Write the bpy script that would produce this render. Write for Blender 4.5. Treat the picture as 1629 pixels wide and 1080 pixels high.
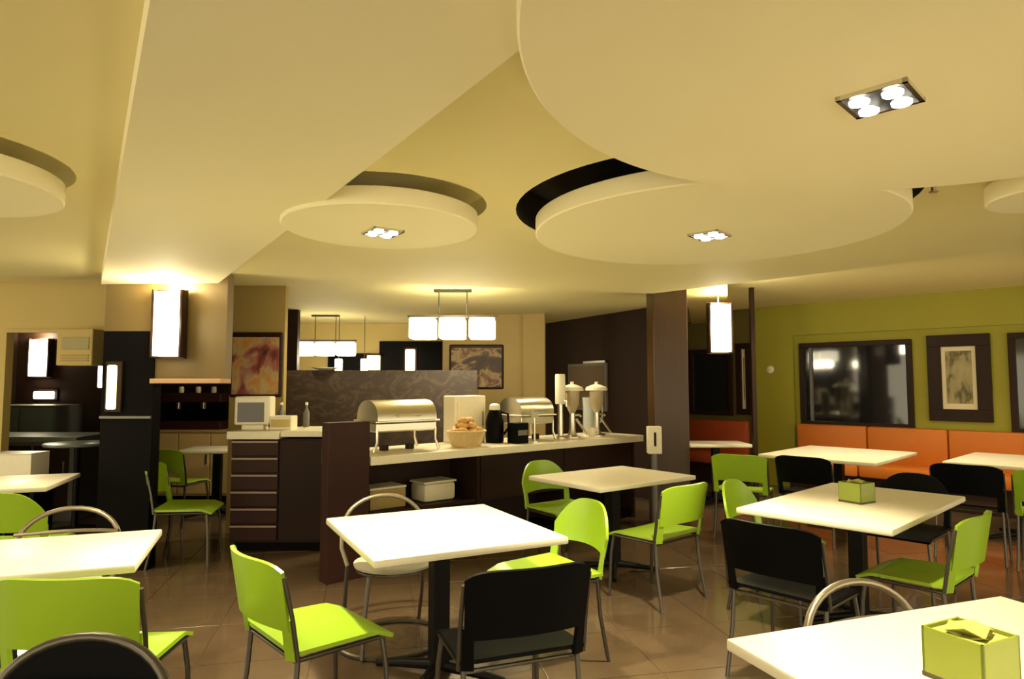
import bpy, bmesh, math, random
from mathutils import Vector, Matrix
random.seed(7)
for o in list(bpy.data.objects): bpy.data.objects.remove(o)
S = bpy.context.scene
COL = S.collection
R = math.radians

# ------------------------------------------------------------------ camera
cam_d = bpy.data.cameras.new('camera'); cam = bpy.data.objects.new('camera', cam_d); COL.objects.link(cam)
cam.location = (0, 0, 1.5)
cam.rotation_euler = (R(90) + math.atan(70 / 1050), 0, 0)
cam_d.sensor_width = 36; cam_d.lens = 36 * 1050 / 1629; cam_d.clip_start = .05
S.camera = cam

# ------------------------------------------------------------------ light and exposure
S.view_settings.view_transform = 'Standard'; S.view_settings.look = 'None'
S.view_settings.gamma = 1; S.view_settings.use_curve_mapping = False
S.view_settings.exposure = 0.3
W = bpy.data.worlds.new('world'); S.world = W; W.use_nodes = True
W.node_tree.nodes['Background'].inputs[0].default_value = (1.0, .87, .58, 1)
W.node_tree.nodes['Background'].inputs[1].default_value = 2.35
WARM = (1, .86, .56)

def spot(name, loc, watts, angle=110, blend=.8, size=.06, color=WARM, parent=None):
    d = bpy.data.lights.new(name, 'SPOT'); d.energy = watts; d.color = color
    d.spot_size = R(angle); d.spot_blend = blend; d.shadow_soft_size = size
    o = bpy.data.objects.new(name, d); COL.objects.link(o); o.location = loc
    if parent: o.parent = parent
    return o

def point(name, loc, watts, size=.08, color=WARM, parent=None):
    d = bpy.data.lights.new(name, 'POINT'); d.energy = watts; d.color = color; d.shadow_soft_size = size
    o = bpy.data.objects.new(name, d); COL.objects.link(o); o.location = loc
    if parent: o.parent = parent
    return o

# recessed downlights of the room outside the view or above its tables
for i, (x, y, w) in enumerate([(-2.2, 2.7, 130), (.9, .2, 90), (-1.6, .3, 80), (3.4, 1.6, 110), (-3.9, 4.6, 70),
                               (4.6, 6.7, 100), (3.3, 7.4, 110)]):
    spot('downlight_lamp', (x, y, 2.22 if y < 5 else 2.6), w, 120, .8, .12)
for x, y, w in [(-.6, 6.9, 55), (.6, 7.6, 45), (-2.2, 7.4, 45), (-1.4, 10.0, 70)]:
    spot('kitchen_downlight', (x, y, 2.44), w, 140)

# ------------------------------------------------------------------ materials
MATS = {}
def mat(name, col, rough=.5, metal=0., var=.0, scale=8., bump=0., bscale=60., coat=0., emit=None, estr=0., spec=.5, stretch=None):
    if name in MATS: return MATS[name]
    m = bpy.data.materials.new(name); m.use_nodes = True
    nt = m.node_tree; b = nt.nodes['Principled BSDF']
    b.inputs['Base Color'].default_value = (*col, 1); b.inputs['Roughness'].default_value = rough
    b.inputs['Metallic'].default_value = metal; b.inputs['Coat Weight'].default_value = coat
    b.inputs['Specular IOR Level'].default_value = spec
    tc = nt.nodes.new('ShaderNodeTexCoord')
    mp = nt.nodes.new('ShaderNodeMapping'); nt.links.new(tc.outputs['Object'], mp.inputs[0])
    if stretch: mp.inputs['Scale'].default_value = stretch
    if var:
        n = nt.nodes.new('ShaderNodeTexNoise'); n.inputs['Scale'].default_value = scale; n.inputs['Detail'].default_value = 5
        nt.links.new(mp.outputs[0], n.inputs['Vector'])
        mx = nt.nodes.new('ShaderNodeMix'); mx.data_type = 'RGBA'
        mx.inputs['A'].default_value = (*[c * (1 - var) for c in col], 1)
        mx.inputs['B'].default_value = (*[min(1, c * (1 + var)) for c in col], 1)
        nt.links.new(n.outputs['Fac'], mx.inputs['Factor']); nt.links.new(mx.outputs['Result'], b.inputs['Base Color'])
    if bump:
        n2 = nt.nodes.new('ShaderNodeTexNoise'); n2.inputs['Scale'].default_value = bscale
        nt.links.new(mp.outputs[0], n2.inputs['Vector'])
        bp = nt.nodes.new('ShaderNodeBump'); bp.inputs['Strength'].default_value = bump; bp.inputs['Distance'].default_value = .01
        nt.links.new(n2.outputs['Fac'], bp.inputs['Height']); nt.links.new(bp.outputs[0], b.inputs['Normal'])
    if emit:
        b.inputs['Emission Color'].default_value = (*emit, 1); b.inputs['Emission Strength'].default_value = estr
    MATS[name] = m
    return m

def ramp_mat(name, stops, tex='noise', scale=4., rough=.6, coords='Generated', detail=3., distortion=1.):
    m = bpy.data.materials.new(name); m.use_nodes = True; nt = m.node_tree; b = nt.nodes['Principled BSDF']
    b.inputs['Roughness'].default_value = rough
    tc = nt.nodes.new('ShaderNodeTexCoord')
    if tex == 'noise':
        t = nt.nodes.new('ShaderNodeTexNoise'); t.inputs['Scale'].default_value = scale
        t.inputs['Detail'].default_value = detail; t.inputs['Distortion'].default_value = distortion; out = t.outputs['Fac']
    elif tex == 'wave':
        t = nt.nodes.new('ShaderNodeTexWave'); t.inputs['Scale'].default_value = scale; t.wave_type = 'RINGS'
        t.inputs['Distortion'].default_value = distortion; out = t.outputs['Fac']
    else:
        t = nt.nodes.new('ShaderNodeTexVoronoi'); t.inputs['Scale'].default_value = scale; out = t.outputs['Distance']
    nt.links.new(tc.outputs[coords], t.inputs['Vector'])
    r = nt.nodes.new('ShaderNodeValToRGB'); nt.links.new(out, r.inputs[0])
    while len(r.color_ramp.elements) < len(stops): r.color_ramp.elements.new(.5)
    for e, (p, c) in zip(r.color_ramp.elements, stops): e.position = p; e.color = (*c, 1)
    nt.links.new(r.outputs[0], b.inputs['Base Color'])
    MATS[name] = m
    return m

M_ceil = mat('ceiling_paint', (.80, .71, .36), .75, var=.02, scale=2)
M_disc = mat('lit_tone_ceiling_paint', (.84, .77, .50), .75, var=.02, scale=2)  # paler than the ceiling: stands in for light on discs and band
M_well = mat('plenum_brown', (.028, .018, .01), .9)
M_cream = mat('cream_wall_paint', (.54, .42, .15), .7, var=.03, scale=3)
M_header = mat('olive_tan_panel', (.15, .10, .026), .55, var=.05, scale=3)
M_tan = mat('tan_wall_paint', (.40, .29, .10), .6, var=.04, scale=3)
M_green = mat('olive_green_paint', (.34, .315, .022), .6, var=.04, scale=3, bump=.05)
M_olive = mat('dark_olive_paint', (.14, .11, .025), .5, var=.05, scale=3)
M_brown = mat('dark_brown_laminate', (.026, .012, .007), .4, spec=.14, var=.25, scale=3, stretch=(1, 1, .15))
M_brown2 = mat('espresso_wall', (.026, .013, .009), .5, var=.12, scale=3, spec=.14)
M_redbrown = mat('reddish_brown_panel', (.036, .012, .008), .4, spec=.14, var=.2, scale=3, stretch=(1, 1, .2))
M_pillar = mat('bronze_pillar_laminate', (.06, .030, .012), .3, var=.25, scale=4, stretch=(4, 4, .4), spec=.3)
M_black = mat('black_panel', (.0035, .003, .003), .5, var=.2, scale=6, spec=.05)
M_white = mat('white_laminate', (.83, .77, .61), .35, var=.015, scale=9)
M_stone = mat('cream_counter_stone', (.80, .74, .56), .3, var=.06, scale=25)
M_gplast = mat('lime_green_plastic', (.28, .45, .018), .32, var=.03, scale=5, spec=.5)
M_bplast = mat('black_plastic', (.0028, .0028, .0035), .45, var=.1, scale=9, spec=.06)
M_frame = mat('dark_steel_tube', (.10, .09, .075), .35, .8)
M_steel = mat('brushed_steel', (.62, .58, .48), .28, 1., var=.06, scale=30)
M_chrome = mat('polished_chrome', (.75, .72, .66), .12, 1.)
M_rim = mat('grey_tube', (.30, .26, .19), .35, .9)
M_seatgrey = mat('pale_grey_seat_pad', (.46, .42, .33), .6, var=.08, scale=20, bump=.15)
M_ped = mat('black_pedestal_metal', (.005, .0045, .0045), .4, 0., spec=.12)
M_orange = mat('orange_vinyl', (.60, .165, .012), .5, var=.06, scale=6, bump=.05, bscale=120)
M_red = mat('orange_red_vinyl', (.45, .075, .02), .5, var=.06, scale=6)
M_lamp = mat('lit_opal_lamp', (.9, .85, .7), .5, emit=(1, .89, .62), estr=7)
M_lampY = mat('lit_yellow_lamp', (.8, .75, .4), .5, emit=(1, .86, .42), estr=1.6)
M_bulb = mat('lit_bulb', (.9, .9, .8), .4, emit=(1, .92, .74), estr=14)
M_tile = mat('brown_polished_tile', (.112, .074, .042), .16, var=.35, scale=3.5, coat=.15)
M_grout = mat('tile_grout', (.03, .022, .016), .8)
M_glass = mat('dark_window_glass', (.012, .012, .014), .06, spec=.9)
M_bread = mat('baked_crust', (.62, .36, .11), .7, var=.3, scale=14, bump=.3)
M_basket = mat('wicker', (.58, .42, .2), .7, var=.2, scale=40, bump=.4)
M_greenbox = mat('moss_green_acrylic', (.22, .27, .018), .3, var=.06, scale=6)
M_napkin = mat('pale_green_napkin', (.38, .38, .09), .8, var=.06, scale=10)
M_olivebase = mat('dark_olive_base', (.05, .045, .01), .5)
M_screen = mat('dark_screen', (.05, .035, .012), .2)
M_grey = mat('grey_metal', (.16, .15, .14), .45, .3)
M_blue = mat('grey_blue_laminate', (.16, .20, .19), .3, var=.1, scale=5)
M_floral = ramp_mat('floral_print', [(.30, (.05, .03, .015)), (.40, (.30, .06, .06)), (.46, (.42, .20, .15)), (.52, (.50, .38, .18)), (.58, (.55, .24, .05)), (.68, (.48, .38, .18))], 'noise', 2.4, .55, distortion=.5)
M_floral2 = ramp_mat('faded_floral_print', [(.32, (.03, .018, .012)), (.45, (.06, .03, .02)), (.52, (.36, .25, .11)), (.60, (.12, .03, .03)), (.72, (.40, .30, .12))], 'noise', 2.6, .55, distortion=.5)
M_pattern = ramp_mat('scrolled_brown_wallpaper', [(.40, (.026, .015, .008)), (.52, (.036, .020, .010)), (.60, (.062, .040, .022)), (.68, (.026, .015, .008))], 'noise', 9, .55, distortion=2.5)
M_photo = ramp_mat('grey_plant_print', [(.30, (.42, .37, .20)), (.48, (.36, .31, .16)), (.60, (.10, .085, .035)), (.7, (.28, .24, .12))], 'noise', 2.6, .6, distortion=.4)
M_mat = mat('cream_picture_mount', (.82, .72, .50), .7)

# ------------------------------------------------------------------ mesh helpers
def new_mesh_obj(name, bm, m, parent=None, smooth=False, loc=None):
    bmesh.ops.recalc_face_normals(bm, faces=bm.faces)
    me = bpy.data.meshes.new(name); bm.to_mesh(me); bm.free()
    if smooth:
        for p in me.polygons: p.use_smooth = True
        try: me.set_sharp_from_angle(angle=R(40))
        except Exception: pass
    me.materials.append(m)
    o = bpy.data.objects.new(name, me); COL.objects.link(o)
    if parent: o.parent = parent
    if loc is not None: o.location = loc
    return o

def BM(): return bmesh.new()

def box(bm, x0, x1, y0, y1, z0, z1, bev=0., rot=0., about=None):
    r = bmesh.ops.create_cube(bm, size=1.0); vs = r['verts']
    c = Vector(((x0 + x1) / 2, (y0 + y1) / 2, (z0 + z1) / 2))
    for v in vs: v.co = Vector((v.co.x * (x1 - x0), v.co.y * (y1 - y0), v.co.z * (z1 - z0))) + c
    if bev:
        es = list({e for v in vs for e in v.link_edges})
        g = bmesh.ops.bevel(bm, geom=es, offset=bev, segments=2, affect='EDGES', profile=.5)
        vs = list({v for f in g['faces'] for v in f.verts} | {v for v in vs if v.is_valid})
    if rot:
        a = Vector(about) if about else c
        bmesh.ops.rotate(bm, verts=[v for v in vs if v.is_valid], cent=a, matrix=Matrix.Rotation(rot, 3, 'Z'))
    return vs

def tube(bm, pts, r, seg=8, closed=False, cap=True):
    pts = [Vector(p) for p in pts]; n = len(pts); rings = []
    up = None
    for i, p in enumerate(pts):
        if closed: t = (pts[(i + 1) % n] - pts[i - 1]).normalized()
        else: t = (pts[min(i + 1, n - 1)] - pts[max(i - 1, 0)]).normalized()
        if up is None:
            up = Vector((0, 0, 1)) if abs(t.z) < .9 else Vector((1, 0, 0))
        a = (up - t * up.dot(t)).normalized(); b = t.cross(a); up = a
        rr = r[i] if isinstance(r, (list, tuple)) else r
        rings.append([bm.verts.new(p + (a * math.cos(k * 2 * math.pi / seg) + b * math.sin(k * 2 * math.pi / seg)) * rr) for k in range(seg)])
    m = n if closed else n - 1
    for i in range(m):
        A, B = rings[i], rings[(i + 1) % n]
        for k in range(seg): bm.faces.new((A[k], A[(k + 1) % seg], B[(k + 1) % seg], B[k]))
    if cap and not closed:
        bm.faces.new(rings[0][::-1]); bm.faces.new(rings[-1])

def lathe(bm, prof, seg=20, c=(0, 0, 0)):
    rings = []
    for r, z in prof:
        rings.append([bm.verts.new((c[0] + max(r, .0005) * math.cos(k * 2 * math.pi / seg), c[1] + max(r, .0005) * math.sin(k * 2 * math.pi / seg), c[2] + z)) for k in range(seg)])
    for A, B in zip(rings, rings[1:]):
        for k in range(seg): bm.faces.new((A[k], A[(k + 1) % seg], B[(k + 1) % seg], B[k]))
    bm.faces.new(rings[0][::-1]); bm.faces.new(rings[-1])

def shell(bm, fn, nu, nv, th):
    """closed thin shell around a surface fn(u,v) u,v in 0..1"""
    P = [[Vector(fn(i / nu, j / nv)) for j in range(nv + 1)] for i in range(nu + 1)]
    def nrm(i, j):
        a = P[min(i + 1, nu)][j] - P[max(i - 1, 0)][j]; b = P[i][min(j + 1, nv)] - P[i][max(j - 1, 0)]
        n = a.cross(b); return n.normalized() if n.length > 1e-9 else Vector((0, 0, 1))
    A = [[bm.verts.new(P[i][j] + nrm(i, j) * th / 2) for j in range(nv + 1)] for i in range(nu + 1)]
    B = [[bm.verts.new(P[i][j] - nrm(i, j) * th / 2) for j in range(nv + 1)] for i in range(nu + 1)]
    for i in range(nu):
        for j in range(nv):
            bm.faces.new((A[i][j], A[i + 1][j], A[i + 1][j + 1], A[i][j + 1]))
            bm.faces.new((B[i][j], B[i][j + 1], B[i + 1][j + 1], B[i + 1][j]))
    for i in range(nu):
        for j in (0, nv): bm.faces.new((A[i][j], B[i][j], B[i + 1][j], A[i + 1][j]))
    for j in range(nv):
        for i in (0, nu): bm.faces.new((A[i][j], A[i][j + 1], B[i][j + 1], B[i][j]))

def prism(bm, poly, z0, z1):
    b = [bm.verts.new((x, y, z0)) for x, y in poly]; t = [bm.verts.new((x, y, z1)) for x, y in poly]
    n = len(poly)
    bm.faces.new(b[::-1]); bm.faces.new(t)
    for i in range(n): bm.faces.new((b[i], b[(i + 1) % n], t[(i + 1) % n], t[i]))

def tag(o, label, cat, group=None):
    o['label'] = label; o['category'] = cat
    if group: o['group'] = group
    return o
def thing(name, label, cat, loc=(0, 0, 0), rz=0., group=None):
    o = bpy.data.objects.new(name, None); COL.objects.link(o); o.empty_display_size = .1
    o.location = loc; o.rotation_euler = (0, 0, rz)
    return tag(o, label, cat, group)
def struct(name, bm, m, label=None, parent=None):
    o = new_mesh_obj(name, bm, m, parent)
    if not parent: o['kind'] = 'structure'
    if label: o['label'] = label
    return o
def part(name, bm, m, parent, label=None, smooth=False):
    o = new_mesh_obj(name, bm, m, parent, smooth)
    if label: o['label'] = label
    return o
def copy_tree(o, parent=None):
    c = o.copy(); COL.objects.link(c); c.parent = parent
    for ch in list(o.children): copy_tree(ch, c)
    return c

# ------------------------------------------------------------------ floor
bm = BM(); box(bm, -9, 9, -3, 13, -.06, -.004)
floor = struct('floor', bm, M_tile, 'dark brown polished stone tile floor')
fa = R(12); tw = .6
me = None
cnt = 0
for i in range(-14, 15):
    for j in range(0, 16):
        x = (i * math.cos(fa) - j * math.sin(fa)) * tw; y = (i * math.sin(fa) + j * math.cos(fa)) * tw
        if not (1.2 < y < 7.0 and abs(x) < .83 * y + .5): continue
        if me is None:
            bm = BM(); box(bm, -tw / 2 + .003, tw / 2 - .003, -tw / 2 + .003, tw / 2 - .003, -.03, 0, .002)
            o = new_mesh_obj('tile', bm, M_tile, floor); me = o.data
        else:
            o = bpy.data.objects.new('tile', me); COL.objects.link(o); o.parent = floor
        o.location = (x, y, 0); o.rotation_euler = (0, 0, fa + R(90) * random.randrange(4)); cnt += 1

# ------------------------------------------------------------------ ceiling
ZC = 2.42
DISCS = {'d2': (-.68, 3.39, .50, 2.30), 'd3': (1.056, 3.48, .93, 2.30), 'd4': (-2.42, 2.66, .487, 2.30)}
WELL = {'d2': (-.66, 3.34, .53), 'd3': (1.02, 3.44, 1.0), 'd4': (-2.40, 2.62, .53)}
outer = [(-8, 5.58), (-2.4, 5.65), (1.44, 6.72), (3.48, 4.49), (5.9, 1.9), (5.9, -3), (-8, -3)]
def ring(cx, cy, r, n=64): return [(cx + r * math.cos(2 * math.pi * k / n), cy + r * math.sin(2 * math.pi * k / n)) for k in range(n)]
bm = BM(); edges = []
for loop in [outer] + [ring(*w) for w in WELL.values()]:
    vs = [bm.verts.new((x, y, ZC)) for x, y in loop]
    edges += [bm.edges.new((vs[k], vs[(k + 1) % len(vs)])) for k in range(len(vs))]
bmesh.ops.triangle_fill(bm, edges=edges, use_beauty=True, use_dissolve=False)
vs = {}
for (x0, y0), (x1, y1) in zip(outer, outer[1:] + outer[:1]):   # fascia up to the raised zones
    a = [bm.verts.new(p) for p in ((x0, y0, ZC), (x1, y1, ZC), (x1, y1, ZC + .45), (x0, y0, ZC + .45))]; bm.faces.new(a)
ceil = struct('ceiling', bm, M_ceil, 'cream suspended ceiling with circular openings')
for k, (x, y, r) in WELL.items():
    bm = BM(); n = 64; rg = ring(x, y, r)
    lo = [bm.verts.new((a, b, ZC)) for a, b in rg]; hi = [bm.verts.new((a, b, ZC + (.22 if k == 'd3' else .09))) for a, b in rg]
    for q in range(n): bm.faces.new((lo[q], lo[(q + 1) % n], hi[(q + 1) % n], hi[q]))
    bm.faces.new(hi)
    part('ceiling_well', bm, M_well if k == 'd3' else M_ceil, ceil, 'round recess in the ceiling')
bm = BM(); prism(bm, [(-8, 5.5), (-2.4, 5.6), (1.44, 6.7), (1.75, 6.9), (2.2, 8.0), (3.05, 10.9), (1.0, 12), (-8, 12)], 2.5, 2.56)
struct('ceiling_back', bm, M_ceil, 'lower cream ceiling over the buffet and kitchen')
bm = BM(); prism(bm, [(1.44, 6.6), (3.4, 4.4), (6.2, 1.4), (12.2, 1.6), (2.3, 11.5)], 2.65, 2.71)
struct('ceiling_right', bm, M_ceil, 'raised cream ceiling strip beside the green wall')
bm = BM(); prism(bm, [(1.9, 7.15), (2.35, 7.15), (3.35, 10.3), (2.95, 10.8)], 2.47, 2.66)
struct('ceiling_beam', bm, M_cream, 'short cream beam from bronze pillar to green wall')

# dropped diagonal band of plasterboard
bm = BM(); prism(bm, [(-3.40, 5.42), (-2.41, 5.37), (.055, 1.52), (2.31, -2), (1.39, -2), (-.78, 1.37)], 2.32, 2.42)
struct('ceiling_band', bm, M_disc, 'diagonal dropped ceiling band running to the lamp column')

def fixture(loc, rz, label, watts, cone=95):
    t = thing('ceiling_light', label, 'ceiling light', loc, rz, 'square four-bulb ceiling lights')
    bm = BM(); s = .085
    for a in range(4):
        vs = box(bm, -s, s, s - .012, s, -.012, .0)
        bmesh.ops.rotate(bm, verts=vs, cent=(0, 0, 0), matrix=Matrix.Rotation(a * math.pi / 2, 3, 'Z'))
    part('frame', bm, M_chrome, t, 'square chrome rim')
    bm = BM(); box(bm, -s + .012, s - .012, -s + .012, s - .012, -.004, -.001)
    part('reflector_plate', bm, M_black, t)
    for k, (dx, dy) in enumerate(((-1, -1), (1, -1), (-1, 1), (1, 1))):
        bm = BM(); lathe(bm, [(.014, -.004), (.026, -.012), (.024, -.02), (.012, -.022)], 16, (dx * .04, dy * .04, 0))
        part('bulb', bm, M_bulb, t, 'lit halogen bulb', True)
    spot('lamp_light', (0, 0, -.03), watts, cone, .6, .05, parent=t)
    return t

def ceiling_disc(x, y, r, z, th, label):
    t = thing('ceiling_disc', label, 'ceiling panel', (x, y, z), 0, 'round suspended ceiling panels')
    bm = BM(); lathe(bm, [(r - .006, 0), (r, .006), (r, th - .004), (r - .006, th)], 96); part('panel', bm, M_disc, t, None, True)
    for k in range(3):
        a = 2.1 * k + .4; bm = BM()
        tube(bm, [(r * .22 * math.cos(a), r * .22 * math.sin(a), th), (r * .22 * math.cos(a), r * .22 * math.sin(a), ZC + (.2 if r > .6 else .085) - z)], .006, 6)
        part('hanger_rod', bm, M_ceil, t)
    return t
ceiling_disc(*DISCS['d2'], .085, 'small round ceiling disc lit by one lamp, above the flower picture')
ceiling_disc(*DISCS['d3'], .085, 'wide round ceiling disc with dark gap behind it, above the buffet')
ceiling_disc(*DISCS['d4'], .085, 'round ceiling disc cut by the left edge of the photo')
ceiling_disc(2.36, 2.82, .25, 2.30, .085, 'small ceiling disc peeking in at the right edge of the photo')
t = thing('ceiling_disc', 'largest and nearest round ceiling disc with bright chrome light', 'ceiling panel', (1.24, 1.35, 2.26), 0, 'round suspended ceiling panels')
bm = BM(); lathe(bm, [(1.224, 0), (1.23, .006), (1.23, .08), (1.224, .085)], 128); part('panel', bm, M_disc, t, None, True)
fixture((.98, 1.71, 2.26), R(45), 'brightest chrome ceiling light, set in the nearest large disc', 190)
fixture((-.68, 3.43, 2.30), R(35), 'square chrome ceiling light in the small disc left of centre', 260)
fixture((1.06, 3.50, 2.30), R(48), 'square ceiling light in the wide disc above the buffet', 270)
t = thing('sprinkler_head', 'tiny ceiling sprinkler right of the wide disc', 'sprinkler', (1.95, 3.0, ZC))
bm = BM(); lathe(bm, [(.03, 0), (.03, -.006), (.012, -.008), (.01, -.03), (.02, -.035), (.02, -.038)], 12); part('body', bm, M_steel, t, None, True)

# ------------------------------------------------------------------ green wall and its windows
WA = Vector((2.95, 10.85)); DW = Vector((1, -1)).normalized(); NW = Vector((-1, -1)).normalized()  # along, towards room
def wall_obj_frame(name, label=None, cat=None):
    o = bpy.data.objects.new(name, None); COL.objects.link(o); o.location = (WA.x, WA.y, 0); o.rotation_euler = (0, 0, R(-45))
    return o
# local axes of the wall: +x along the wall to the right, -y into the room
def wbox(bm, s0, s1, d0, d1, z0, z1, bev=0): return box(bm, s0, s1, -d1, -d0, z0, z1, bev)
def wput(o): o.location = (WA.x, WA.y, 0); o.rotation_euler = (0, 0, R(-45)); return o
s_end = 1.039
bm = BM(); wbox(bm, s_end, 9.5, -.12, 0, 0, 2.7)
wput(struct('wall_right', bm, M_green, 'olive green wall above the orange bench'))
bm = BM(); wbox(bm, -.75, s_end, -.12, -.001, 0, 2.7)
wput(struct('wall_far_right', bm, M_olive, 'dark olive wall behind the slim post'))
bm = BM(); wbox(bm, s_end + .02, 1.678, .0, .06, 0, 2.66)
wput(struct('trim_1', bm, M_green, 'green pilaster left of the wide window'))
bm = BM(); wbox(bm, 1.678, 9.5, .0, .06, 2.2, 2.66)
wput(struct('trim_2', bm, M_green, 'green header band over windows and picture'))

def window(name, s0, s1, z0, z1, label, mull=()):
    bm = BM(); f = .07
    wbox(bm, s0, s1, 0, .05, z0, z0 + f, .004); wbox(bm, s0, s1, 0, .05, z1 - f, z1, .004)
    wbox(bm, s0, s0 + f, 0, .05, z0 + f, z1 - f, .004); wbox(bm, s1 - f, s1, 0, .05, z0 + f, z1 - f, .004)
    o = wput(struct(name, bm, M_brown, label))
    bm = BM(); wbox(bm, s0 + f, s1 - f, .004, .015, z0 + f, z1 - f)
    p = part('pane', bm, M_glass, o, 'dark window glass with reflections')
    for s in mull:
        bm = BM(); wbox(bm, s - .02, s + .02, .004, .04, z0 + f, z1 - f); part('mullion', bm, M_grey, o)
    return o
w0, w1 = 1.760, 3.201
window('window_1', w0, w1, .90, 2.08, 'wide dark-framed window left of the framed picture', [w0 + .16])
window('window_2', 4.210, 4.210 + 1.35, .90, 2.1, 'dark-framed window cut by the right edge of the photo')
window('window_3', -0.023, 0.723, 1.0, 2.05, 'dark window behind the hanging lamp at the pillar')

def framed(name, s0, s1, z0, z1, fr, label, inner, mount=None):
    o = thing(name, label, 'picture'); wput(o)
    bm = BM()
    wbox(bm, s0, s1, .0, .045, z0, z0 + fr, .004); wbox(bm, s0, s1, .0, .045, z1 - fr, z1, .004)
    wbox(bm, s0, s0 + fr, .0, .045, z0 + fr, z1 - fr, .004); wbox(bm, s1 - fr, s1, .0, .045, z0 + fr, z1 - fr, .004)
    part('frame', bm, M_brown, o, 'wide dark brown frame')
    bm = BM(); wbox(bm, s0 + fr, s1 - fr, .0, .015, z0 + fr, z1 - fr); part('backing', bm, mount or M_brown, o)
    a, b, c, d = inner
    bm = BM(); wbox(bm, a, b, .016, .02, c, d); part('print', bm, M_photo, o, 'grey photograph of a leafy plant')
    return o
p0, p1 = 3.371, 4.038
pic = framed('framed_picture', p0, p1, 1.03, 2.11, .15, 'framed plant photograph on the green wall between two windows', (p0 + .195, p1 - .195, 1.25, 1.905), M_mat)
q0, q1 = 0.785, 1.029
framed('framed_picture', q0, q1, 1.02, 2.12, .09, 'narrow dark-framed picture beside the slim post', (q0 + .13, q1 - .13, 1.25, 1.9), M_mat)
t = thing('light_switch', 'round white switch on the green wall', 'switch'); wput(t)
bm = BM(); lathe(bm, [(.055, 0), (.055, .01), (.045, .018)], 20); bmesh.ops.rotate(bm, verts=bm.verts, cent=(0, 0, 0), matrix=Matrix.Rotation(R(90), 3, 'X'))
bmesh.ops.translate(bm, verts=bm.verts, vec=(1.342, -.06, 1.71)); part('plate', bm, M_white, t, None, True)
bm = BM(); wbox(bm, 1.342 - .015, 1.342 + .015, .075, .085, 1.69, 1.73, .003); part('rocker', bm, M_stone, t)

def bench(s0, s1, n, m, label, zb=.93):
    t = thing('bench', label, 'bench'); wput(t)
    bm = BM(); wbox(bm, s0 + .02, s1 - .02, .06, .50, 0, .30); part('base', bm, M_brown, t, 'dark plinth')
    w = (s1 - s0) / n
    for k in range(n):
        a, b = s0 + k * w + .004, s0 + (k + 1) * w - .004
        bm = BM(); wbox(bm, a, b, .055, .19, .42, zb, .03); part('back_cushion', bm, m, t, None, True)
        bm = BM(); wbox(bm, a, b, .10, .58, .30, .46, .035); part('seat_cushion', bm, m, t, None, True)
    return t
bench(1.751, 1.751 + 4.6, 5, M_orange, 'long orange upholstered bench along the green wall')
bench(.02, 1.009, 1, M_red, 'short red-orange bench behind the slim post')

# ------------------------------------------------------------------ back of the room
bm = BM(); box(bm, -5.5, .62, 11.0, 11.12, 0, 2.5); struct('wall_back', bm, M_cream, 'cream back wall of the kitchen')
def slab(name, p, q, th, z0, z1, m, label):
    p, q = Vector(p), Vector(q); L = (q - p).length
    bm = BM(); box(bm, 0, L, 0, th, z0, z1)
    o = struct(name, bm, m, label); o.location = (p.x, p.y, 0); o.rotation_euler = (0, 0, math.atan2(q.y - p.y, q.x - p.x)); return o
slab('wall_buffet', (.56, 11.0), (1.9, 8.45), .12, 0, 2.5, M_brown2, 'plain dark brown wall behind the drink dispensers')
slab('wall_pillar_side', (1.9, 8.45), (2.45, 11.32), .1, 0, 2.66, M_brown2, 'dark brown wall behind the bronze pillar')
bm = BM(); box(bm, -1.0, .47, 9.5, 9.62, 0, 2.5); struct('wall_cream', bm, M_tan, 'tan wall beside the dark brown wall')
bm = BM(); box(bm, .16, .47, 9.44, 9.5, 0, 2.5); struct('trim_3', bm, M_tan, 'tan pilaster at the corner of the dark wall')
bm = BM(); box(bm, -2.85, -.42, 8.0, 8.12, 0, 1.66); struct('wall_half', bm, M_pattern, 'brown half wall with scrolled pattern')
bm = BM(); box(bm, -2.87, -2.32, 6.72, 6.8, 0, 2.5); struct('wall_reception', bm, M_tan, 'tan wall panel behind the white monitor')
bm = BM(); box(bm, -2.2, -1.0, 10.93, 11.0, 1.66, 2.2); struct('window_4', bm, M_black, 'dark serving hatch in the back wall')
bm = BM(); box(bm, -3.05, -2.35, 10.93, 11.0, 1.5, 2.0); struct('window_5', bm, M_black, 'small dark hatch in the back wall')

# pillars
bm = BM(); box(bm, 1.505, 1.87, 7.0, 7.36, 0, 2.52, .01); struct('pillar_1', bm, M_pillar, 'bronze wood-look pillar at the end of the buffet')
bm = BM(); box(bm, 2.855, 2.905, 7.86, 7.91, 0, 2.66); struct('pillar_2', bm, M_brown, 'slim dark post beside the green wall')
bm = BM(); box(bm, -3.36, -2.94, 5.42, 5.55, 0, 1.93); struct('pillar_3', bm, M_black, 'black panelled column by the left tables')
bm = BM(); box(bm, -3.36, -2.94, 5.425, 5.55, 1.931, 2.5); struct('trim_4', bm, M_header, 'tan upper part of the black column')
bm = BM(); box(bm, -3.36, -2.945, 5.40, 5.419, 1.215, 1.235); struct('trim_5', bm, M_grey, 'thin grey strip on the black column')
bm = BM(); box(bm, -2.94, -2.36, 5.44, 5.56, 1.54, 2.5); struct('wall_lamp_panel', bm, M_header, 'tan header panel behind the tall lit lamp')
bm = BM(); box(bm, -2.94, -2.36, 5.36, 5.56, 1.50, 1.54, .005); struct('trim_6', bm, mat('pinkish_wood_trim', (.50, .30, .16), .4), 'pinkish ledge under the tan header')

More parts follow.
